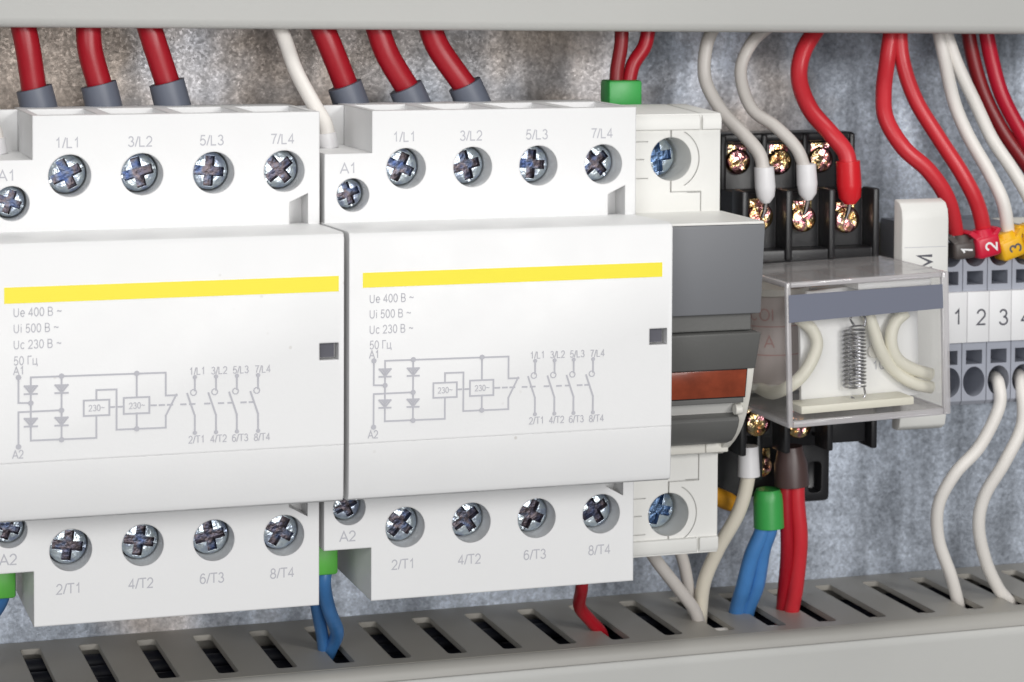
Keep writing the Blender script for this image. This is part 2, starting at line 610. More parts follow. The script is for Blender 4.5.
def text_mesh(s, size, align='CENTER', bold=0.):
    cap = size * .73
    pen = .125 + bold
    bm = bmesh.new()
    x0 = 0.
    for ch in s:
        adv, strokes = GLYPH[ch]
        for k, st in enumerate(strokes):
            pts = [Vector((x0 + p[0], p[1])) for p in st]
            closed = len(pts) > 6 and (pts[0] - pts[-1]).length < .02
            if closed:
                pts = pts[:-1]
            n = len(pts)
            L_, R_ = [], []
            for i, p in enumerate(pts):
                a = pts[i - 1] if i or closed else None
                b = pts[(i + 1) % n] if i < n - 1 or closed else None
                da = (p - a).normalized() if a is not None else (b - p).normalized()
                db = (b - p).normalized() if b is not None else da
                na, nb = Vector((-da.y, da.x)), Vector((-db.y, db.x))
                nn = (na + nb)
                nn = nn.normalized() if nn.length > 1e-4 else na
                h = pen / 2 / max(.45, nn.dot(na))
                z = .004 * k
                L_.append(bm.verts.new(((p + nn * h).x, (p + nn * h).y, z)))
                R_.append(bm.verts.new(((p - nn * h).x, (p - nn * h).y, z)))
            for i in range(n if closed else n - 1):
                j = (i + 1) % n
                bm.faces.new((L_[i], R_[i], R_[j], L_[j]))
        x0 += adv
    w = x0 - .08
    ox = {'CENTER': -w / 2, 'LEFT': 0}[align]
    for v in bm.verts:
        v.co = ((v.co.x + ox) * cap, (v.co.y - .5) * cap, v.co.z)
    me = bpy.data.meshes.new('lettering')
    bm.to_mesh(me)
    bm.free()
    return me


def text_at(mb, s, size, x, y, z, align='CENTER', rot=0, bold=0., wide=1.):
    me = text_mesh(s, size, align, bold)
    mtx = Matrix.Translation((x, y, z)) @ Matrix.Rotation(R(90), 4, 'X') @ Matrix.Rotation(rot, 4, 'Z') @ Matrix.Diagonal((wide, 1, 1, 1))
    mb.mesh_in(me, mtx)
    bpy.data.meshes.remove(me)
    return mb


def thing(name, label, cat, org, group=None):
    o = bpy.data.objects.new(name, None)
    COL.objects.link(o)
    o.empty_display_size = .005
    o.location = Vector(org) * MM
    o['org'] = tuple(org)
    return tag(o, label, cat, group)


def tag(o, label, cat, group=None):
    o['label'], o['category'] = label, cat
    if group:
        o['group'] = group
    return o


def copy_tree(o, parent=None):
    c = o.copy()
    COL.objects.link(c)
    if parent is not None:
        c.parent = parent
    for ch in list(o.children):
        copy_tree(ch, c)
    return c


# ------------------------------------------------------------------ the setting: backplate
PANEL_Y = 68.0
bp_ = MB().box(-170, 360, PANEL_Y, PANEL_Y + 2, -160, 110).build('backplate', GALV)
bp_['kind'] = 'structure'

# ------------------------------------------------------------------ cable ducts
DZ = -73.0
X0, X1 = -119.0, 300.0


def slotted_sheet(x0, x1, ya, yb, yc, yd, first, pitch, width, z, th):
    """sheet from ya to yd with slots from yb to yc; top at z"""
    xs = [x0]
    k = first
    slots = set()
    while k < x1 - width:
        if k > x0:
            # chamfered slot ends: small corner cells
            slots.add(len(xs))
            xs += [k, k + width]
        k += pitch
    xs.append(x1)
    bm = bmesh.new()
    ys = [ya, yb, yc, yd]
    g = [[bm.verts.new((x, y, z)) for y in ys] for x in xs]
    fs = []
    for i in range(len(xs) - 1):
        for j in range(3):
            if j == 1 and i in slots:
                continue
            fs.append(bm.faces.new((g[i][j], g[i + 1][j], g[i + 1][j + 1], g[i][j + 1])))
    r = bmesh.ops.extrude_face_region(bm, geom=fs)
    for v in r['geom']:
        if isinstance(v, bmesh.types.BMVert):
            v.co.z -= th
    bmesh.ops.recalc_face_normals(bm, faces=bm.faces)
    # round the slot corners
    es = [e for e in bm.edges if abs(e.verts[0].co.z - e.verts[1].co.z) > .5 and x0 + 1 < e.verts[0].co.x < x1 - 1 and len(e.link_faces) == 2 and e.calc_face_angle(0) > R(60)]
    bmesh.ops.bevel(bm, geom=es, offset=.7, segments=3, affect='EDGES', profile=.5)
    o = MB()
    o.bm.free()
    o.bm = bm
    return o


duct = thing('cable_duct', 'grey slotted cable duct along the bottom, wires dropping into its slots', 'cable duct', (48, 67, -73), 'grey cable ducts')
slotted_sheet(X0, X1, 35.8, 38.9, 63.2, 67.9, 62.35 - 18 * 10.05, 10.05, 3.45, DZ, 1.05).build('slotted_wall', DUCTG, duct)
MB().box(X0, X1, 66.0, 67.9, -128, DZ - 1.7).box(X0, X1, 36.0, 66.0, -128, -126.5).build('channel', DUCTG, duct)
lip = [(35.78, DZ - .05), (35.2, DZ - .15), (34.4, DZ - .6), (33.95, DZ - 1.3), (33.8, DZ - 2.4), (35.78, DZ - 2.4)]
MB().prism('x', lip, X0, X1).build('lid_lip', LIPG, duct)
lid = [(33.8, DZ - 2.45), (33.45, DZ - 3.1), (33.4, DZ - 4), (33.4, -128), (35.7, -128), (35.7, DZ - 2.45)]
MB().prism('x', lid, X0, X1).build('lid', LIDG, duct)

tduct = thing('cable_duct', 'grey cable duct lid across the top edge, wires coming out from beneath it', 'cable duct', (48, 67, 35), 'grey cable ducts')
TZ = 34.6
top = [(38.2, TZ), (36.9, TZ), (36.2, TZ + .25), (35.75, TZ + .8), (35.6, TZ + 1.6), (35.6, TZ + 52), (38.2, TZ + 52)]
MB().prism('x', top, X0, X1).build('lid', LIDG, tduct)
MB().box(X0, X1, 38.3, 67.9, TZ + 50, TZ + 52).box(X0, X1, 65.9, 67.9, TZ + 3, TZ + 50).build('channel', DUCTG, tduct)
slotted_sheet(X0, X1, 38.3, 40, 63, 67.9, -110, 10.05, 6.2, TZ + 3, 1.6).build('slotted_wall', DUCTG, tduct)
tduct.rotation_euler.y = .0103

# loose wires lying in the lower duct, seen through the slots
for m_, pts, r, lb in (
        (WIREW, [(50, 50, -96), (56, 48, -84), (66, 43.5, -75.7), (90, 43, -75.5), (118, 43.5, -75.6), (150, 43, -75.5), (190, 43.5, -75.6)], 1.35, 'white wire lying just under the slots of the bottom duct at its right end'),
        (REDB, [(40, 55, -100), (60, 52, -84), (85, 50.5, -78.6), (110, 51.5, -78), (140, 50, -78.4), (190, 51, -78.2)], 1.3, 'bright red wire lying beside the white one inside the bottom duct'),
        (RED, [(-110, 43, -77.6), (-70, 44, -77.3), (-35, 43.5, -77.6), (-15, 45, -80), (10, 47, -92)], 1.3, 'dark red wire glimpsed through the leftmost slots of the bottom duct'),
        (BLUE, [(-60, 47, -88), (-30, 46, -80), (-5, 44.5, -78.4), (20, 45, -79.5), (45, 47, -90)], 1.3, 'dark blue wire glimpsed through the duct slots below the left contactor')):
    tag(MB().tube(pts, r).build('duct_wire', m_), lb, 'wire')

# near-black wires added to stand for the shade inside the duct
SHADEW = mat('shade_wires', (.018, .02, .032), .5, var=.5, vscale=40)
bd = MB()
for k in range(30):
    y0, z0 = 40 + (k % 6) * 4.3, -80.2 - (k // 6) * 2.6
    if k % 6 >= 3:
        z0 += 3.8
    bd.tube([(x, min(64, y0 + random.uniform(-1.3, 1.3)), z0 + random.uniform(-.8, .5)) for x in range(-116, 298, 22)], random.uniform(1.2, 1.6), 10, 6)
bd = bd.build('shade_wire_heap', SHADEW)
bd['kind'] = 'stuff'
tag(bd, 'near-black wires added to darken the inside of the slotted bottom duct', 'wire heap')

# ------------------------------------------------------------------ DIN rail
rail = MB()
prof = [(y_, z_ - 3.3) for y_, z_ in ((60.6, .5), (60.6, -3.5), (66.6, -3.5), (66.6, -31.0), (60.6, -31.0), (60.6, -35.0), (61.6, -35.0), (61.6, -32.0), (67.7, -32.0), (67.7, -2.5), (61.6, -2.5), (61.6, .5))]
rail.prism('x', prof, -118, 290)
tag(rail.build('mounting_rail', RAILM), 'steel mounting rail behind the devices, showing beside the relay socket', 'mounting rail')


# ------------------------------------------------------------------ screws
def cross_screw(name, c, r, parent, rot, material=None, slot=True):
    """combination head screw facing -y with a cross recess"""
    material = material or [ZINC, ZINC_SHADE]
    hd = MB().lathe(c, (0, -1, 0), [(0, -3), (r, -3), (r, -.35), (r * .97, -.12), (r * .86, .12), (r * .6, .3), (0, .4)], 40)
    ct = MB()
    w, l = r * .25, r * .8
    for a in (0, 90):
        b = MB()
        b.box(-l if a == 0 else -w, l if a == 0 else w, -2, 1.25, -w if a == 0 else -l, w if a == 0 else l)
        mtx = Matrix.Translation(c)
        ct2 = bpy.data.meshes.new('t')
        b.bm.to_mesh(ct2)
        b.bm.free()
        ct.mesh_in(ct2, mtx)
        bpy.data.meshes.remove(ct2)
    cut = [ct]
    if slot:
        cut.append(MB().box(c[0] - r * 1.2, c[0] + r * 1.2, c[1] - 2, c[1] + .25, c[2] - r * .09, c[2] + r * .09))
    o = hd.build(name, material, parent, origin=c, cut=cut)
    # shade on recess walls and floors is painted as darker zinc
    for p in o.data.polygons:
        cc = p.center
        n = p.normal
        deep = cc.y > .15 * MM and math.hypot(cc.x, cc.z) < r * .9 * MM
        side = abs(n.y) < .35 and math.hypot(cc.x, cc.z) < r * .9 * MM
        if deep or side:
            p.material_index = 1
    o.rotation_euler.y = rot
    return o


# ------------------------------------------------------------------ modular contactor
PX = 54.0
CXR = 48.0            # right edge of the second contactor
YB = 17.7             # terminal face
HX = [CXR - 39.65, CXR - 28.4, CXR - 17.1, CXR - 5.75]
ZU, ZL = 13.1, -45.35
TOPT = ['1/L1', '3/L2', '5/L3', '7/L4']
BOTT = ['2/T1', '4/T2', '6/T3', '8/T4']


def make_contactor():
    L, S, Rr = CXR - 53.2, CXR - 45.35, CXR
    root = thing('modular_contactor', 'white four pole modular contactor beside the grey switch module', 'contactor', (CXR - 26.6, 60, -17), 'white modular contactors')
    hb = MB()
    out = [(L, -48.3), (S, -48.3), (S, -57), (Rr, -57), (Rr, 22.5), (S, 22.5), (S, 15.7), (L, 15.7)]
    hb.prism('y', out, YB, 41.5)
    cuts = MB()
    for i, x in enumerate(HX):
        cuts.cyl((x, YB - 2, ZU), (0, 1, 0), 3.3, 9.5, 40)
        cuts.cyl((x, YB - 2, ZL), (0, 1, 0), 3.3, 9.5, 40)
    cuts.cyl((CXR - 48.5, YB - 2, 9.0), (0, 1, 0), 2.7, 9.5, 36)
    cuts.cyl((CXR - 49.0, YB - 2, -41.7), (0, 1, 0), 2.7, 9.5, 36)
    c2 = MB()
    c2.prism('y', [(CXR - 4.9, 2), (CXR - 1.9, 2), (CXR - 1.9, 9.5), (CXR - 4.9, 8.1)], YB - 1, YB + 4.5)
    c2.prism('y', [(CXR - 4.9, -35), (CXR - 1.9, -35), (CXR - 1.9, -42.5), (CXR - 4.9, -40.8)], YB - 1, YB + 4.5)
    c3 = MB()
    for i, x in enumerate(HX):       # scooped wire entries in the top edge
        c3.prism('x', [(YB + 2.0, 23.5), (YB + 2.0, 22.4), (34.8, 20.6), (34.8, 23.5)], x - 4.6, x + 4.6)
        c3.prism('x', [(YB + 2.0, -58), (YB + 2.0, -56.9), (34.8, -55), (34.8, -58)], x - 4.6, x + 4.6)
    c3.box(S - 4.6, S - 2.0, 31.5, 34.5, 10, 20)
    c3.box(L + 1.4, L + 4.4, 29.5, 33.0, 10, 20)
    hb2 = hb.build('terminal_housing', WHITE, root, cut=[cuts, c2, c3])
    MB().box(L + .05, S - .03, 36.02, 37.8, 15.6, 22.4).build('entry_wall', WHITE, root)
    MB().box(L + .3, Rr - .3, 41.52, 60.3, -47, 7.9).build('rear_housing', WHITE, root)
    # screws
    for i, x in enumerate(HX):
        cross_screw('screw', (x, YB + 4.1, ZU), 3.0, root, R((25, 75, 5, 50)[i]))
        cross_screw('screw', (x, YB + 3.7, ZL), 3.0, root, R((40, 55, -65, -30)[i]))
    cross_screw('screw', (CXR - 48.5, YB + 3.4, 9.0), 2.35, root, R(70))
    cross_screw('screw', (CXR - 49.0, YB + 2.6, -41.7), 2.35, root, R(-25))
    # printed terminal marks
    for i in range(4):
        text_at(MB(), TOPT[i], 2.3, HX[i] - .35, YB - .03, 18.25, wide=.9).build('terminal_marking', PRINT, root, flat=True, smooth=False)
        text_at(MB(), BOTT[i], 2.3, HX[i] - .35, YB - .03, -51.35, wide=.9).build('terminal_marking', PRINT, root, flat=True, smooth=False)
    text_at(MB(), 'A1', 2.4, CXR - 49.3, YB - .03, 13.35).build('terminal_marking', PRINT, root, flat=True, smooth=False)
    text_at(MB(), 'A2', 2.4, CXR - 49.3, YB - .03, -46.15).build('terminal_marking', PRINT, root, flat=True, smooth=False)
    # front cover
    CL, CR = CXR - 53.6, CXR - .4
    cb = MB()
    pr = [(20, 4.55), (1.1, 5.0), (.35, 4.75), (0, 4.1), (0, -27.6), (.10, -27.68), (.02, -27.76), (.22, -35.5), (.6, -36.3), (1.4, -36.65), (20, -37.2)]
    cb.prism('x', pr, CL, CR)
    es = [e for e in cb.bm.edges if all(abs(v.co.x - CL) < .01 for v in e.verts) or all(abs(v.co.x - CR) < .01 for v in e.verts)]
    es = [e for e in es if e.calc_length() > .4 and not (abs(e.verts[0].co.y - 20) < .1 and abs(e.verts[1].co.y - 20) < .1)]
    wc = MB().box(CXR - 4.25, CXR - 1.25, -1, 2.2, -14.5, -11.9)
    cov = cb.build('front_cover', WHITE, root, cut=wc)
    # window inset
    MB().box(CXR - 3.95, CXR - 1.75, 1.0, 2.1, -14.2, -12.0).build('position_window', PRINTD, cov)
    # print
    YS = -.035
    rt = MB()
    for k, s in enumerate(('Ue 400 В ~', 'Ui 500 В ~', 'Uc 230 В ~', '50 Гц')):
        text_at(rt, s, 1.85, CXR - 50.4, YS, -5.35 - 2.38 * k, 'LEFT', wide=.78)
    rt.build('rating_text', PRINT, cov, flat=True, smooth=False)
    circuit().build('circuit_diagram', PRINT, cov, flat=True, smooth=False)
    return root, cov


def circuit():
    """the wiring symbol on the cover; positions read from the left contactor, moved to this one"""
    mb = MB()
    YS = -.035

    def D(px, py):
        p = at(px / 2.926, 350 + py / 2.926, 0)
        return Vector((p.x + PX, p.z))
    w = .27

    def line(*pts):
        for a, b in zip(pts, pts[1:]):
            mb.strip(D(*a), D(*b), w, YS)

    def dot(x, y, r=.42):
        c = D(x, y)
        mb.poly([(c.x + r * math.cos(t * math.pi / 4), YS - .08, c.y + r * math.sin(t * math.pi / 4)) for t in range(8)])

    def txt(s, x, y, size, al='CENTER'):
        c = D(x, y)
        text_at(mb, s, size, c.x, YS - .065, c.y, al, wide=.82)
    line((54, 78), (54, 155), (90, 155))
    line((54, 285), (54, 182), (180, 176))
    line((90, 80), (90, 265))
    line((180, 76), (180, 262))
    line((90, 80), (485, 66))
    line((90, 265), (282, 257), (282, 193))
    line((245, 148), (320, 145), (320, 190), (245, 193), (245, 148))
    line((282, 146), (282, 117), (341, 115), (341, 233), (485, 227))
    line((320, 167), (334, 166.5))
    line((347, 166), (362, 165.5))
    line((362, 140), (437, 137), (437, 184), (362, 187), (362, 140))
    line((400, 138), (400, 69))
    line((400, 185), (400, 230))
    line((485, 66), (485, 133), (517, 132))
    line((516, 130), (485, 192), (485, 227))
    for x in (443, 467, 491, 530, 556, 600, 640, 668, 706, 730):
        line((x, 162 - (x - 437) * .033), (x + 13, 162 - (x - 424) * .033))
    for i, x in enumerate((570, 632, 693, 755)):
        o = -2 * i
        line((x, 80 + o), (x, 118 + o))
        c = D(x - 4, 124 + o)
        ring = [(c.x + .45 * math.cos(t * math.pi / 5), c.y + .45 * math.sin(t * math.pi / 5)) for t in range(11)]
        for a, b in zip(ring, ring[1:]):
            mb.strip(a, b, .16, YS)
        line((x - 22, 128 + o), (x, 192 + o), (x, 240 + o))
        dot(x, 242 + o, .33)
        dot(x, 79 + o, .33)
        txt(TOPT[i], x + 7 + i * 2, 61 + o, 1.6)
        txt(BOTT[i], x + 5 + i * 2, 261 + o * 1.2, 1.6)
    for x, y in ((90, 118), (180, 115), (90, 213), (180, 210)):
        a, b, c = D(x - 18, y - 12), D(x + 18, y - 13), D(x, y + 9)
        for p, q in ((a, b), (b, c), (c, a)):
            mb.strip(p, q, w, YS)
        cx = (a + b + c) / 3
        mb.poly([(v.x * .6 + cx.x * .4, YS - .07, v.y * .6 + cx.y * .4) for v in (a, b, c)])
        line((x - 18, y + 11), (x + 18, y + 10))
    for x, y in ((90, 155), (180, 176), (180, 76), (400, 68), (400, 230), (180, 262), (54, 80), (54, 283)):
        dot(x, y)
    txt('A1', 55, 60, 1.75)
    txt('A2', 52, 305, 1.75)
    txt('230~', 282, 169, 1.35)
    txt('230~', 400, 162, 1.35)
    return mb


c2root, c2cov = make_contactor()
c1root = copy_tree(c2root)
c1root.location.x -= PX * MM
c1root['label'] = 'white four pole modular contactor cut off by the left edge of the photo'
c1root['org'] = tuple(Vector(c2root['org']) - Vector((PX, 0, 0)))
c1cov = [c for c in c1root.children if c.name.startswith('front_cover')][0]
c1cov['org'] = c1root['org']
MB().box(-3.45, 45.85, -.045, .03, -3.6, -1.3).build('yellow_stripe', YELLOW, c2cov)
MB().box(-57.7, -7.25, -.045, .03, -4.0, -1.62).build('yellow_stripe', YELLOW, c1cov)
for i, ch in enumerate([c for c in c1root.children if c.name.startswith('screw')]):
    ch.rotation_euler.y = R((-25, 8, -15, 10, 5, -12, -40, 30, 20, -70)[i])

# ------------------------------------------------------------------ grey switch module
sm = thing('switch_module', 'narrow white switch module with dark grey front and orange window', 'switch module', (57, 60, -17))
SX0, SX1 = 48.35, 65.6
YM = 22.5
h = MB().prism('y', [(SX0, -54.4), (SX1 - .4, -54.4), (SX1 - .4, 21.0), (SX0, 21.0)], YM, 48)
SCX = 56.2
cut1 = MB().cyl((SCX, YM - 2, 13.3), (0, 1, 0), 3.7, 11, 40).cyl((SCX, YM - 2, -47.4), (0, 1, 0), 3.7, 11, 40)
cut2 = MB()
for zc, s in ((13.3, 1), (-47.4, -1)):
    # moulding lines of the terminal shutters
    cut2.box(SCX - .12, SCX + .12, YM - 1, YM + .5, zc + s * 3.5 - (0 if s > 0 else 1.6), zc + s * 3.5 + (1.6 if s > 0 else 0))
    cut2.box(SCX - .12, SCX + .12, YM - 1, YM + .5, zc - s * 5.6 if s > 0 else zc + 3.5, zc - s * 3.5 if s > 0 else zc + 5.6)
    for dz in (-3.2, 0, 3.0):
        cut2.box(SX0 - 1, SCX - (4.9 if dz == 0 else 4.2), YM - 1, YM + .3, zc + dz - .06, zc + dz + .06)
    cut2.box(SCX + 3.0, SCX + 5.4, YM - 1, YM + .3, zc - s * 5.75 - .06, zc - s * 5.75 + .06)
    cut2.box(SCX - .1, SCX + 5.5, YM - 1, YM + .3, zc - s * 5.6 - .06, zc - s * 5.6 + .06)
    cut2.box(SCX + 5.4, SCX + 5.55, YM - 1, YM + .3, min(zc - s * 5.6, zc - s * 11), max(zc - s * 5.6, zc - s * 11))
    # ring groove round the opening
    n = 28
    a0, a1 = R(-62), R(62)
    pts = [(SCX + 5.2 * math.cos(a0 + (a1 - a0) * i / n), zc + 5.2 * math.sin(a0 + (a1 - a0) * i / n)) for i in range(n + 1)]
    pts += [(SCX + 5.06 * math.cos(a1 - (a1 - a0) * i / n), zc + 5.06 * math.sin(a1 - (a1 - a0) * i / n)) for i in range(n + 1)]
    cut2.prism('y', pts, YM - 1, YM + .3)
housing = h.build('terminal_housing', WHITE2, sm, cut=[cut1, cut2])
# rounded lips at top and bottom
for s, z in ((1, 20.9), (-1, -54.3)):
    q = [(YM - .55, z - s * 2.6), (YM - .6, z - s * .9), (YM - .2, z - s * .2), (YM + .8, z + s * .15), (YM + 16, z + s * .8), (YM + 16, z - s * 1), (YM + .1, z - s * 2.75)]
    MB().prism('x', q, SX0, 61.3).build('edge_lip', WHITE2, sm)
    MB().prism('x', q, 61.75, SX1 - .42).build('edge_lip', WHITE2, sm)
# white body that carries the front
body = [(YM + .1, 4.3), (4.6, 4.3), (4.4, 3.95), (4.4, 3.9), (9.5, 3.8), (9.5, -25), (13, -29), (19, -33.4), (YM + .1, -34.6)]
MB().prism('x', body, SX0 + .1, SX1 - .15).build('front_body', WHITE2, sm)
MB().box(SX0 + .2, SX1 - .5, 48.05, 60.4, -33, 0).build('rear_body', WHITE2, sm)
fp = MB().prism('x', [(4.2, 3.85), (5.7, -11.0), (9.4, -11.0), (9.4, 3.85)], SX0 + .05, SX1, bev=.25)
fp.build('label_panel', GREYL, sm)
lowf = MB()
lowf.prism('x', [(8.0, -11.1), (8.0, -14.0), (9.6, -14.0), (9.6, -11.1)], SX0 + .1, SX1 - .8)
lowf.prism('x', [(5.2, -14.1), (7.5, -20.4), (10, -20.4), (10, -14.1)], SX0 + .1, SX1 - .1, bev=.2)
# thumb groove and curved lower front
cv = [(8.6, -25.35), (8.7, -26.2), (10.6, -26.5), (14.0, -27.0), (14.2, -28.2), (10.6, -28.9), (10.3, -29.4), (10.6, -30.4), (11.6, -31.9), (13.3, -33.4), (15.5, -34.2), (17, -34.3), (17, -25.4)]
lowf.prism('x', cv, SX0 + .1, SX1 - 1.75)
lowf.build('lower_front', GREYP, sm)
MB().prism('x', [(7.75, -20.55), (8.55, -25.2), (10.2, -25.2), (10.2, -20.55)], SX0 + .1, SX1 - 1.5, bev=.15).build('indicator_window', ORANGE, sm)
MB().prism('x', [(8.05, -20.35), (8.95, -25.4), (10.3, -25.4), (10.3, -20.35)], SX0 + .12, SX1 - 1.3).build('window_frame', BLACKP, sm)
rim = []
for u, v in ((754.7, 367), (752.5, 385), (750, 400), (747.3, 413), (743.5, 425), (740, 433), (735.8, 440), (730, 447), (723.7, 453)):
    d = _fw + (u - CX) / F_PX * RT - (v - CY) / F_PX * UP
    p = CAM + d * ((SX1 - CAM.x) / d.x)
    rim.append((p.y, p.z))
rim += [(rim[-1][0] + 1.5, rim[-1][1] - .2), (rim[-1][0] + 1.5, -24), (12, -20.5)]
MB().prism('x', rim, SX1 - 1.6, SX1, bev=.2).build('side_rim', CREAM, sm)
MB().box(SX0 + .1, 61.2, YM - 4.2, YM + .2, -36.4, -34.7, .25).box(61.25, SX1 - .2, YM - 4.2, YM + .2, -36.4, -34.7, .25).build('ledge', CREAM, sm)
MB().cyl((63.0, 10.4, -27.6), (1, 0, 0), .9, 1.2, 20).build('pivot_pin', CREAM, sm)
cross_screw('screw', (SCX - .3, YM + 6.2, 13.3), 3.35, sm, R(82), [ZINCB, ZINCB_SHADE])
cross_screw('screw', (SCX - .3, YM + 5.2, -47.4), 3.35, sm, R(15), [ZINCB, ZINCB_SHADE])

# ------------------------------------------------------------------ relay socket
sk = thing('relay_socket', 'black tiered relay socket with yellow plated screws under the relay', 'relay socket', (88.5, 61, -17))
KX0, KX1 = 75.2, 102.2
FY, BY = 36.0, 47.0
s = MB()
# rear base and centre
s.box(KX0 + 1, KX1 - 2, 49.5, 60.3, -43, 15.2, .8)
s.box(KX0, KX1, 46.2, 58, -34, 4.2, .5)
# upper rear tier: floor plus walls
def tier(mb, y0, yf, z0, z1, xs, th, floor_z0, floor_z1):
    mb.box(KX0 + .3, KX1 - .3, yf, yf + 6, floor_z0, floor_z1)
    for x in xs:
        mb.box(x - th / 2, x + th / 2, y0, yf + .4, z0, z1, .35)
XS = [KX0 + .65, at(789.5, 230, FY).x, at(832.5, 230, FY).x, KX1 - .65]
tier(s, 46.0, 50.2, 4.0, 15.4, [at(724, 160, 46).x, at(765, 160, 46).x, at(806, 160, 46).x, KX1 - .7], 1.1, 4.0, 15.3)
s.box(KX0 + .1, KX1 - .1, 46.5, 50.8, 14.0, 15.6, .5)
tier(s, FY, 40.6, -6.5, 6.1, XS, 1.25, -6.5, 5.2)
s.box(KX0 + .2, KX1 - .2, 41.0, 46.4, -6.4, 5.6)
s.box(KX0 + .1, KX1 - .1, FY + .6, 41, -6.9, -4.6, .3)
# lower tiers
tier(s, FY, 41.2, -41.2, -31.0, XS, 1.25, -38.6, -31.0)
s.box(KX0 + .2, KX1 - .2, 41.5, 46.4, -38.4, -31.0)
s.box(KX0 + 18.4, KX1 - 1.4, FY + 2, 46, -40.2, -31.2, .3)
fl = MB()
s.box(KX0 - 2, KX0 + 15.2, 49, 60, -51.5, -37)
for x in (KX0 + 7.6, KX0 - 1.6):
    s.box(x - .6, x + .6, 44.5, 49.4, -47.5, -37.5, .3)
s.build('socket_body', BLACKP, sk)
fb = MB().box(KX0 + 15.0, 99.6, 50, 54, -53.6, -38, .9)
fb.build('fixing_flange', BLACKP, sk, cut=MB().box(95.0, 97.7, 48, 53, -51.8, -46.0, .8))


def clamp_screw(x, y, z, r=2.35):
    """domed yellow-chromate screw with cross recess over a square clamp plate"""
    k = MB().lathe((x, y, z), (0, -1, 0), [(0, -2), (r, -2), (r, -.15), (r * .96, .05), (r * .85, .22), (r * .5, .42), (0, .5)], 32)
    ct = MB().box(x - r * .68, x + r * .68, y - 2, y - .12, z - r * .17, z + r * .17)
    ct2 = MB().box(x - r * .17, x + r * .17, y - 2, y - .12, z - r * .68, z + r * .68)
    o = k.build('screw', CHROM, sk, origin=(x, y, z), cut=[ct, ct2])
    o.rotation_euler.y = random.uniform(0, 1.5)
    MB().box(-1.9 + x, 1.9 + x, y + .7, y + 1.5, z - 1.5, z + 3.2, .2).build('clamp_plate', CHROM, sk)


for u, v in ((740, 162), (781.5, 162), (823, 160)):
    p = at(u, v, 48)
    clamp_screw(p.x, 48.6, p.z)
for u, v in ((762, 217), (805, 219), (848.5, 220)):
    p = at(u, v, 38.5)
    clamp_screw(p.x, 39, p.z, 2.45)
for u, v in ((760, 427), (802, 429)):
    p = at(u, v, 38.5)
    clamp_screw(p.x, 39.4, p.z + .6, 2.45)
p = at(770.5, 467, 47)
clamp_screw(p.x - 1.2, 48, p.z, 2.0)

# ------------------------------------------------------------------ plug-in relay in a clear case
rl = thing('plug_in_relay', 'clear cased plug-in relay with coil spring and grey label band', 'relay', (88.3, 45, -19))
RX0, RX1, RZ0, RZ1, RY0, RY1 = 73.25, 103.75, -31.3, -6.65, 12.0, 44.5
T = .9
cs = MB()
cs.box(RX0 + T, RX1 - T, RY0, RY0 + T, RZ0 + T, RZ1 - T)
cs.box(RX0, RX0 + T, RY0 + T, RY1, RZ0 + T, RZ1 - T)
case = cs.build('clear_case', CLEAR, rl, smooth=False)
for z0_, z1_ in ((RZ1 - T, RZ1), (RZ0, RZ0 + T)):
    MB().box(RX0 + T, RX1 - T, RY0 + T, RY1, z0_, z1_).build('milky_wall', CLEART, case, smooth=False)
MB().box(RX1 - T, RX1, RY0 + T, RY1, RZ0 + T, RZ1 - T).build('side_wall', CLEAR, case, smooth=False)
ed = MB()
e = T
for x0, x1 in ((RX0, RX0 + e), (RX1 - e * 1.5, RX1)):
    ed.box(x0, x1, RY0, RY0 + e, RZ0, RZ1, .22)
    ed.box(x0, x1, RY0 + e, RY1, RZ0, RZ0 + e, .22)
    ed.box(x0, x1, RY0 + e, RY1, RZ1 - e, RZ1, .22)
ed.box(RX0 + e, RX1 - 1.5 * e, RY0, RY0 + e, RZ0, RZ0 + e * 1.3, .22)
ed.box(RX0 + e, RX1 - 1.5 * e, RY0, RY0 + e, RZ1 - e, RZ1, .22)
ed.build('case_edge', CLEARE, case)
# label band on the front
a, b, c, d = at(790, 291, RY0), at(944, 288, RY0), at(944, 313, RY0), at(790, 319, RY0)
MB().prism('y', [(a.x, (a.z + b.z) / 2), (b.x, (a.z + b.z) / 2), (c.x, (c.z + d.z) / 2 + .35), (d.x, (c.z + d.z) / 2 - .15)], RY0 - .06, RY0 + .02).build('label_band', BAND, rl)
# inside
MB().prism('y', [(79.0, -29.0), (79.0, -13), (80.5, -9.5), (97, -9.0), (101.5, -13), (101.5, -29.0)], 19.3, 20.3, bev=.2).box(88, 102, 15, 24, -9.2, -8.0, .2).build('inner_plate', PLATEW, rl)
MB().box(76.3, 97.5, 13.4, 19.25, -29.4, -28.0, .25).build('inner_ledge', LEADC, rl)
MB().box(75, 102, 38, 43.5, -30, -8).build('base_plate', CREAM, rl)
cw = MB().cyl((79.5, 31.5, -26.5), (0, 0, 1), 5.4, 15.5, 40)
coil = cw.build('coil', COILM, rl)
cr_ = MB()
for z in (-16.5, -21.5):
    cr_.cyl((79.5, 31.5, z), (0, 0, 1), 5.45, .22, 40)
for txt_, z_ in (('COI', -14.3), ('R A', -19.0)):
    me_ = text_mesh(txt_, 3.0)
    for v_ in me_.vertices:          # wrap the lettering round the coil
        a_ = R(222) + v_.co.x / 5.44
        v_.co = (79.5 + 5.46 * math.cos(a_), 31.5 + 5.46 * math.sin(a_), z_ + v_.co.y)
    cr_.mesh_in(me_, Matrix.Identity(4))
cr_.build('coil_print', COILR, coil)
MB().cyl((79.5, 31.5, -27.6), (0, 0, 1), 6.3, 1.1, 36).cyl((79.5, 31.5, -11.0), (0, 0, 1), 6.3, 1.1, 36).build('coil_bobbin', CREAM, rl)
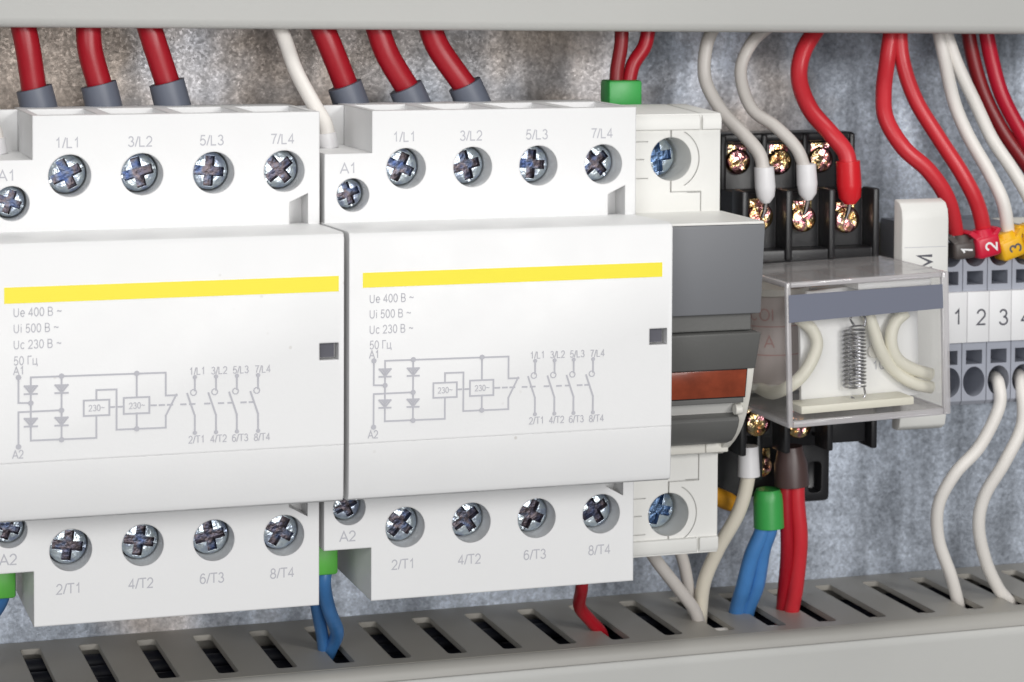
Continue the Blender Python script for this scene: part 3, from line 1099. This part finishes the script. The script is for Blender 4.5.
MB().box(86, 97, 26, 37.5, -12.5, -10.8, .3).build('yoke', NICKEL, rl)


def loop(pts, r, name, m_):
    return MB().tube([at(u, v, y) for u, v, y in pts], r, 14).build(name, m_, rl)


loop([(800, 317, 18), (812, 328, 17.8), (817, 342, 17.6), (812, 358, 17.5), (801, 374, 17.5), (787, 385, 18.5), (771, 391, 23.5), (758, 386, 29)], 1.1, 'lead_wire', LEADC)
loop([(869, 315, 17.8), (874, 330, 17.6), (881, 352, 17.5), (893, 371, 18), (912, 385, 17.6), (930, 390, 18)], 1.1, 'lead_wire', LEADC)
loop([(906, 314, 17.8), (895, 325, 17.6), (891, 342, 17.5), (896, 359, 17.5), (910, 370, 17.6), (930, 377, 18)], 1.1, 'lead_wire', LEADC)
# helical spring with hooks
sa, sb = at(858, 322, 16.4), at(856.5, 395, 16.4)
pts = []
turns = 17
for i in range(turns * 14 + 1):
    t = i / (turns * 14)
    c = sa.lerp(sb, .06 + .82 * t)
    a_ = 2 * math.pi * turns * t
    pts.append(c + Vector((1.35 * math.cos(a_), 1.35 * math.sin(a_), 0)))
sp_ = MB().tube(pts, .17, 8, raw=True)
sp_.tube([sa + Vector((1.35, 0, -.8)), sa + Vector((1.5, 0, .6)), sa + Vector((.3, 0, 1.6)), sa + Vector((-1.3, 0, .8)), sa + Vector((-.6, 0, -.6))], .2, 8)
sp_.tube([sb + Vector((1.2, 0, 1.2)), sb + Vector((1.3, 0, -.3)), sb + Vector((0, 0, -1.0)), sb + Vector((-1.3, 0, -.2))], .2, 8)
sp_.build('spring', SPRING, rl)
pts = []  # second spring, added to stand for the first one's blurred reflection
for i in range(13 * 12 + 1):
    t = i / (13 * 12)
    c = at(850, 330, 17.9).lerp(at(849, 388, 17.9), t)
    pts.append(c + Vector((1.2 * math.cos(2 * math.pi * 13 * t), 1.2 * math.sin(2 * math.pi * 13 * t), 0)))
MB().tube(pts, .17, 8, raw=True).build('spring', SPRING, rl)
q = at(873, 352, 19)
MB().cyl((q.x, 18.6, q.z), (0, 1, 0), 1.1, 3, 20).build('pivot_boss', CREAM, rl)
q = at(878, 366, 19.2)
text_at(MB(), '10', 2.2, q.x, 19.23, q.z).build('printed_number', PRINT, rl, flat=True, smooth=False)
ct_ = MB()
for u in (812, 858, 900):
    q = at(u, 290, 22)
    ct_.box(q.x - 1.7, q.x + 1.7, 18, 36, -8.6, -8.2, .1)
ct_.build('contact_strip', COPPER, rl)

rl.rotation_euler.y = -R(1.7)          # it sits a little askew in its socket

# ------------------------------------------------------------------ end clamp
ec = thing('end_clamp', 'off-white end clamp marked with a letter, left of the terminal blocks', 'end clamp', (108, 60, -16))
EX0, EX1, EY = 103.6, 112.9, 30.0
q = [(EY + 3.4, 4.3), (EY + 2.8, 4.3), (EY + 1.2, 3.8), (EY + .3, 2.6), (EY, .8), (EY, -34.6), (EY + .4, -36.4), (EY + 1.6, -37.2), (EY + 3.4, -37.2)]
MB().prism('x', q, EX0, EX1, bev=.3).build('marked_front', WHITE2, ec)
MB().box(EX0 + 5.4, EX1 - .3, EY + 3.3, 60.2, -33, -10, .3).build('clamp_body', WHITE2, ec)
a = at(925, 262, EY)
text_at(MB(), 'M', 4.1, a.x, EY - .03, a.z, rot=R(90), bold=.04).build('printed_letter', PRINTD, ec, flat=True, smooth=False)
a = at(925, 247, EY)
MB().strip((EX0 + .5, a.z), (EX1 - .5, a.z), .1, EY - .02).build('mould_line', PRINT, ec, flat=True, smooth=False)

# ------------------------------------------------------------------ terminal blocks
TY = 36.6
tx = [at(u, 280, TY).x for u in (962.7, 986.9, 1011.8)]
TP = (tx[2] - tx[0]) / 2
TX = tx[0] - TP       # left edge of block 1
zUp, zSq1, zSq0 = at(975, 254, TY).z, at(975, 271, TY).z, at(975, 284.5, TY).z
zL1, zL0 = at(975, 350, TY).z, at(975, 364, TY).z
zLo = at(975, 381.5, TY).z
prof = [(60, -2), (41, -2), (TY, -3.2), (TY, -33.6), (TY + .8, -34.4), (60, -34.4)]
names = ['left edge half hidden by the clear relay', 'no wire in its lower hole', 'white wire in its lower hole', 'right edge of the photo']
TLAB = ['blue-grey terminal block numbered 1, next to the end clamp', 'blue-grey terminal block numbered 2, lower hole empty',
        'blue-grey terminal block numbered 3, cream wire in its lower hole', 'blue-grey terminal block numbered 4, cut by the right edge']


def make_terminal():
    xa, xb = TX, TX + TP
    xm = (xa + xb) / 2
    root = thing('terminal_block', TLAB[0], 'terminal block', (xm, 60, -17), 'blue-grey terminal blocks')
    b = MB().prism('x', prof, xa + .06, xb - .06)
    c = MB()
    for z0, z1 in ((zSq0, zSq1), (zL0, zL1)):
        c.box(xm - 1.65, xm + 1.65, TY - 2, TY + 7, z0, z1)
    e1 = MB()
    for zc, rz in ((zUp, 2.3), (zLo, 2.75)):
        t = MB().cyl((0, TY - 2, 0), (0, 1, 0), 1, 12, 32)
        t.xf(Matrix.Translation((xm, 0, zc)) @ Matrix.Diagonal((2.22, 1, rz, 1)))
        mm_ = bpy.data.meshes.new('t')
        t.bm.to_mesh(mm_)
        t.bm.free()
        e1.mesh_in(mm_, Matrix.Identity(4))
        bpy.data.meshes.remove(mm_)
    b.build('terminal_body', TERMG, root, cut=[c, e1])
    return root


tb0 = make_terminal()
lz1, lz0 = at(985, 291.5, 35.4).z, at(985, 342, 35.4).z
for i in range(4):
    t = tb0 if i == 0 else copy_tree(tb0)
    t.location.x = tb0.location.x + i * TP * MM
    t['org'] = (tb0['org'][0] + i * TP, 60, -17)
    t['label'] = TLAB[i]
TB = [o for o in SC.objects if o.name.startswith('terminal_block')]
for i, t in enumerate(sorted(TB, key=lambda o: o.location.x)):
    a, b = at(945.3 + 22 * i, 316, 35.4).x, at(967.3 + 22 * i, 316, 35.4).x
    pl = MB().box(a + .04, b - .04, 35.4, TY + .3, lz0, lz1, .12).build('number_plate', LABELW, t)
    q = at((957.6, 981, 1003.2, 1025.5)[i], 317, 35.4)
    text_at(MB(), str(i + 1), 4.1, q.x, 35.36, q.z, bold=-.01).build('number', PRINTD, pl, flat=True, smooth=False)


# ------------------------------------------------------------------ wires
def P3(pts, y):
    out = []
    for p in pts:
        out.append(at(p[0], p[1], p[2] if len(p) > 2 else y))
    return out


def wire(label, m_, pts, y, r, group=None):
    """a wire along photo points at depth y"""
    ps = P3(pts, y)
    ps = [ps[0]] + [q_ + Vector((random.uniform(-.22, .22), random.uniform(-.3, .3), random.uniform(-.2, .2))) for q_ in ps[1:-1]] + [ps[-1]]
    o = MB().tube(ps, r, 18, 12).build('wire', m_)
    return tag(o, label, 'wire', group)


def sleeve(w, m_, pts, y, prof, name='sleeve', n=28):
    """turned sleeve on the wire between two photo points; prof = (radius, fraction)"""
    a, b = P3(pts, y)
    d = b - a
    s_ = MB().lathe(a, d, [(0, prof[0][1] * d.length)] + [(r_, f * d.length) for r_, f in prof] + [(0, prof[-1][1] * d.length)], n)
    return s_.build(name, m_, w)


BT = [(2.55, 0), (2.95, 0), (3.0, .5), (3.05, 1.6)]
G1 = 'thick red supply wires'
main = [
    ('thick red wire with blue-grey sleeve entering pole 1/L1 of the left contactor', [(22, 20), (27, 50), (36, 95), (38, 120)], [(34, 88), (39, 108)]),
    ('thick red wire with blue-grey sleeve entering pole 3/L2 of the left contactor', [(88, 20), (91, 50), (101, 92), (106, 115)], [(98.5, 84), (104, 107)]),
    ('thick red wire with blue-grey sleeve entering pole 5/L3 of the left contactor', [(147, 20), (155, 48), (170, 90), (176, 112)], [(166.5, 82), (173, 107)]),
    ('thick red wire with blue-grey sleeve entering pole 1/L1 of the second contactor', [(319, 20), (331, 52), (348, 92), (354, 112)], [(344.5, 85), (352, 106)]),
    ('thick red wire with blue-grey sleeve entering pole 3/L2 of the second contactor', [(375, 20), (388, 54), (410, 94), (418, 112)], [(405.5, 87), (414, 106)]),
    ('thick red wire with blue-grey sleeve entering pole 5/L3 of the second contactor', [(428, 20), (438, 48), (468, 90), (478, 108)], [(464.5, 84), (474, 105)]),
]
for lb, pts, sl in main:
    w = wire(lb, RED, pts, 42, 2.08, G1)
    sleeve(w, BOOT, sl, 42, BT)

# pair of red wires in one green sleeve above 7/L4
gw = thing('wire_pair', 'two dark red wires in a bright green sleeve above pole 7/L4', 'wire pair', at(620, 95, 43))
MB().tube(P3([(622, 18), (621, 45), (617, 70), (616, 92)], 43), 1.25, 16).build('wire', REDD, gw)
MB().tube(P3([(650, 18), (645, 45), (633, 65), (627, 92)], 43), 1.3, 16).build('wire', RED, gw)
a, b = at(604.5, 80, 43), at(637.5, 112, 43)
MB().box(a.x, b.x, 40.6, 45.4, b.z, a.z, .5).build('sleeve', GREEN, gw)

# control wires into A1
a1 = [(276, 18, 42), (285, 38, 41), (297, 70, 38), (311, 100, 33.5), (324, 125, 31.5), (328, 140, 31)]
w = wire('white control wire running down to terminal A1 of the second contactor', WIREW, a1, 40, 1.25, 'white control wires to A1')
sleeve(w, SLEEVEW, [(326.5, 133), (328.5, 148)], 31, [(1.3, 0), (1.65, 0), (1.65, 1)])
w2 = copy_tree(w)
w2.location.x -= PX * MM
w2['label'] = 'white control wire at terminal A1 of the left contactor, at the photo edge'

# blue wires with green sleeves below A2
bw = thing('wire_pair', 'two blue wires in a green sleeve below A2 of the second contactor', 'wire pair', at(328, 560, 33), 'blue wire pairs below A2')
MB().tube(P3([(326, 565, 31), (324, 585, 31), (329, 610, 34), (337, 632, 42), (331, 648, 47), (322, 668, 52)], 33), 1.2, 16).build('wire', BLUE, bw)
MB().tube(P3([(322, 565, 32), (315, 590, 33), (318, 612, 38), (323, 640, 46), (326, 670, 52)], 33), 1.1, 16).build('wire', BLUE, bw)
a, b = at(313, 543, 31), at(335, 571.5, 31)
MB().box(a.x, b.x, 28.7, 33.4, b.z, a.z, .5).build('sleeve', GREENL, bw)
bw2 = thing('wire_pair', '', 'wire pair', at(3, 585, 32), 'blue wire pairs below A2')
MB().tube(P3([(6, 570, 31), (4, 590, 31), (-2, 606, 33), (-16, 625, 38), (-32, 650, 46), (-40, 675, 52)], 33), 1.2, 16).build('wire', BLUE, bw2)
MB().tube(P3([(0, 570, 32), (-4, 592, 32), (-12, 610, 35), (-26, 640, 44), (-36, 670, 52)], 33), 1.1, 16).build('wire', BLUE, bw2)
a, b = at(-9, 566, 31), at(14.5, 595, 31)
MB().box(a.x, b.x, 28.7, 33.4, b.z, a.z, .5).build('sleeve', GREENL, bw2)
bw2['label'] = 'two blue wires in a green sleeve at the lower left corner of the photo'

wire('short red wire bending from under the second contactor into a duct slot', RED, [(581, 560, 33), (581, 585, 36), (580, 606, 42), (590, 620, 45), (600, 634, 47), (606, 655, 48)], 40, 1.15)
wire('beige wire slanting left to right beneath the switch module into the duct', WIREG, [(640, 535, 40), (657, 560, 41), (680, 590, 43), (695, 612, 46), (703, 635, 49), (708, 655, 50)], 40, 1.15)
wire('greyish white wire behind the beige one beneath the switch module', WIREG, [(676, 540, 45), (683, 565, 46), (689, 590, 48), (694, 620, 53), (697, 640, 54)], 45, 1.1)
w = wire('cream wire with white sleeve bending from the socket down into the duct', WIREC, [(748, 455, 40), (749, 480, 40), (738, 512, 41), (718, 550, 43), (706, 580, 45), (701, 610, 48), (699, 640, 51)], 40, 1.3)
sleeve(w, SLEEVEW, [(748.5, 446), (749, 476)], 40, [(1.5, 0), (1.75, 0), (2.0, 1), (1.4, 1)])
bp2 = thing('wire_pair', 'two blue wires in a green sleeve below the relay socket', 'wire pair', at(768, 520, 43))
MB().tube(P3([(765, 500, 43), (763, 528, 43), (752, 555, 44), (744, 585, 46), (738, 606, 49), (733, 630, 52)], 43), 1.45, 16).build('wire', BLUE, bp2)
MB().tube(P3([(772, 500, 43), (770, 528, 43), (763, 550, 44), (757, 585, 46), (748, 608, 49), (743, 630, 52)], 43), 1.4, 16).build('wire', BLUE, bp2)
sleeve(bp2, GREEN, [(768, 489), (769, 527)], 43, [(2.2, 0), (2.6, .12), (2.75, .3), (2.8, 1), (2.4, 1)])
rp = thing('wire_pair', 'two bright red wires in a brown sleeve below the relay socket', 'wire pair', at(790, 480, 42))
MB().tube(P3([(787, 465, 42), (786, 500, 42), (787, 550, 43), (784, 590, 47), (781, 625, 52)], 42), 1.2, 16).build('wire', RED, rp)
MB().tube(P3([(797, 465, 42), (797, 500, 42), (800, 540, 42.5), (796, 585, 45), (792, 608, 47.5), (790, 630, 50)], 42), 1.45, 16).build('wire', REDB, rp)
sleeve(rp, BROWN, [(790, 446), (792, 485)], 42, [(2.2, 0), (2.5, .2), (3.0, .45), (3.15, 1), (2.6, 1)])
os_ = MB().lathe(at(712, 494, 48), at(738, 506, 48) - at(712, 494, 48), [(0, 0), (1.6, 0), (1.7, 3.5), (1.5, 4.6), (0, 4.6)], 24).build('cable_sleeve', ORSLEEVE)
tag(os_, 'small orange sleeve peeking out behind the lower white housing', 'sleeve')

# wires into the relay socket
SP = [(1.5, 0), (1.75, 0), (1.85, .55), (1.6, .82), (.7, 1.0)]
for lb, m_, sm_, pts, sl, r, sp in (
    ('greyish wire curving down to the first socket screw from the left, white ferrule', WIREG, SLEEVEW, [(716, 22, 48), (706, 48, 47), (706, 80, 46), (722, 112, 43), (745, 135, 39), (759, 155, 37), (764, 175, 36.5)], [(764, 167), (766, 203)], 1.22, SP),
    ('greyish wire curving down to the middle socket screw, white ferrule', WIREG, SLEEVEW, [(772, 24, 48), (752, 44, 47), (740, 72, 46), (750, 107, 43), (777, 128, 39), (797, 148, 37), (806, 172, 36.5)], [(806, 164), (808, 200)], 1.15, SP),
    ('bright red wire curving down to the right hand socket screw, red ferrule', REDB, SLEEVER, [(820, 24, 48), (804, 50, 47), (799, 80, 46), (809, 110, 43), (831, 134, 39), (845, 152, 37), (849, 170, 36.5)], [(848, 161), (850, 204)], 1.58, [(1.9, 0), (2.15, 0), (2.25, .55), (2.0, .85), (1.0, 1.0)]),
):
    w = wire(lb, m_, pts, 45, r)
    sleeve(w, sm_, sl, 36.5, sp)
    e_ = at(sl[1][0], sl[1][1], 36.5)
    MB().tube([e_ + Vector((0, 0, .3)), e_ + Vector((.1, .8, -1.2)), e_ + Vector((.1, 1.8, -2.6))], .45, 10).build('ferrule_pin', NICKEL, w)

# wires into the terminal blocks, each with its marker
TAGD = {}
term = [
    ('red wire with brown marker 1, bowing left before the terminal blocks', REDB, [(893, 20, 44), (888, 60, 43), (884, 92, 41), (887, 120, 39), (904, 148, 37), (930, 171, 36), (948, 200, 36), (956, 235, 38), (956, 258, 43)], 1.5),
    ('red wire with red marker 2, running diagonally to the terminal blocks', REDB, [(899, 20, 44), (903, 60, 43), (915, 100, 41), (938, 137, 39), (962, 172, 37), (978, 205, 36.5), (983, 235, 38), (980, 258, 43)], 1.45),
    ('white wire with yellow marker, running down to terminal block 3', WIREW, [(936, 20, 46), (944, 55, 45), (954, 100, 42), (968, 135, 40), (990, 172, 38), (1003, 205, 37), (1007, 238, 38), (1004, 258, 43)], 1.25),
    ('white wire leaning right behind the yellow marker towards the edge', WIREW, [(942, 20, 46), (956, 62, 45), (976, 105, 43), (992, 140, 41), (1015, 172, 39), (1030, 205, 38), (1036, 240, 39), (1030, 258, 43)], 1.25),
    ('dark red wire slanting right to the photo edge behind the white wires', REDD, [(966, 20, 50), (973, 60, 50), (985, 95, 49), (1003, 132, 48), (1028, 168, 46), (1050, 205, 44)], 1.4),
    ('crimson wire slanting right, the outermost in the upper right corner', REDC, [(984, 20, 48), (991, 60, 48), (1004, 98, 47), (1024, 138, 46), (1045, 170, 44)], 1.45),
]
tw = []
for lb, m_, pts, r in term:
    tw.append(wire(lb, m_, pts, 42, r, 'wires to the terminal blocks'))


def marker(w, m_, u, v, y, wx, wz, wy, rz, txt, tm, ear):
    """clip-on wire marker: a collar with flared ears and a number"""
    c = at(u, v, y)
    b = MB().box(-wx / 2, wx / 2, -wy / 2, wy / 2, -wz / 2, wz / 2, .8, 3)
    if ear:
        b.prism('y', [(-wx / 2 + .2, wz / 2 - .5), (-wx / 2 - 1.0, wz / 2 + .9), (-wx / 2 - .3, wz / 2 + 1.4), (-wx / 2 + 1.3, wz / 2 - .1)], -wy / 2 + .3, wy / 2 - .3)
        b.prism('y', [(wx / 2 - .2, wz / 2 - .5), (wx / 2 + .6, wz / 2 + .5), (wx / 2 + .1, wz / 2 + .9), (wx / 2 - 1.3, wz / 2 - .1)], -wy / 2 + .3, wy / 2 - .3)
    b.cyl((0, 0, wz / 2 - .3), (0, 0, 1), min(wx, wy) / 2 - .1, 1.3, 24, min(wx, wy) / 2 - .6)
    mtx = Matrix.Translation(c) @ Matrix.Rotation(rz, 4, 'Y')
    b.xf(mtx)
    o = b.build('marker', m_, w, origin=c)
    if not txt:
        return o
    t = MB()
    me = text_mesh(txt, 3.3, bold=.03)
    t.mesh_in(me, mtx @ Matrix.Translation((.3, -wy / 2 - .03, -.1)) @ Matrix.Rotation(R(90), 4, 'X') @ Matrix.Rotation(R(82), 4, 'Z'))
    bpy.data.meshes.remove(me)
    t.build('marker_number', tm, o, origin=c, flat=True, smooth=False)
    return o


marker(tw[0], TAGB, 960, 249, 37.5, 4.6, 3.4, 4.4, R(-4), '1', PRINTW, True)
marker(tw[1], TAGR, 984, 245, 36.5, 4.9, 4.2, 4.4, R(-12), '2', PRINTW, True)
marker(tw[2], TAGY, 1008, 247, 37.0, 4.9, 4.0, 4.4, R(-18), '3', PRINTD, True)
marker(tw[3], TAGY, 1031, 243, 38.0, 4.9, 5.5, 4.4, R(-10), '', PRINTD, True)

wire('cream wire curving from the lower hole of terminal block 3 to the duct', WIREW, [(992, 378, 46), (996, 377, 40), (999, 386, 36.5), (998.5, 408, 36), (981, 446, 36.5), (954, 473, 38), (939, 504, 40), (940, 539, 42), (951, 575, 44), (959, 606, 46.5), (963, 635, 50)], 38, 1.18, 'cream wires from the lower terminals')
wire('cream wire curving from the lower hole of terminal block 4 to the duct', WIREW, [(1016, 377, 46), (1020, 376, 40), (1023, 388, 36.5), (1021, 425, 36), (1004, 460, 37), (984, 495, 39), (979, 525, 41), (985, 560, 43), (998, 588, 45), (1011, 607, 46.5), (1018, 635, 50)], 38, 1.2, 'cream wires from the lower terminals')

# ------------------------------------------------------------------ lamps
def area(name, loc, target, size, power, col=(1, 1, 1), sy=None):
    l = bpy.data.lights.new(name, 'AREA')
    l.energy = power
    l.color = col
    if sy:
        l.shape = 'RECTANGLE'
        l.size, l.size_y = size, sy
    else:
        l.size = size
    o = bpy.data.objects.new(name, l)
    COL.objects.link(o)
    o.location = loc
    o.rotation_euler = (Vector(target) - Vector(loc)).to_track_quat('-Z', 'Y').to_euler()
    return o


TG = (.03, .03, -.02)
area('key_lamp', (.34, -.88, .26), TG, .17, 3.0, (1, .985, .965))
area('fill_lamp', (-.55, -.75, .24), TG, .40, 2.7, (.99, .99, 1))
area('top_lamp', (.02, -.16, .78), (.03, .0, 0), .40, 3.0, (1, .985, .96))
area('low_lamp', (.05, -.95, .07), TG, .5, 4.5, (1, .99, .98))

w = bpy.data.worlds.new('World')
SC.world = w
w.use_nodes = True
bg = w.node_tree.nodes['Background']
bg.inputs[0].default_value = (.9, .95, 1, 1)
bg.inputs[1].default_value = .11

SC.view_settings.view_transform = 'Standard'
SC.view_settings.look = 'None'
SC.view_settings.exposure = -.16
SC.view_settings.gamma = 1
SC.render.engine = 'CYCLES'
SC.cycles.max_bounces = 12
SC.cycles.transparent_max_bounces = 24
SC.cycles.use_denoising = True

for o in list(SC.objects):
    if 'org' in o:
        del o['org']
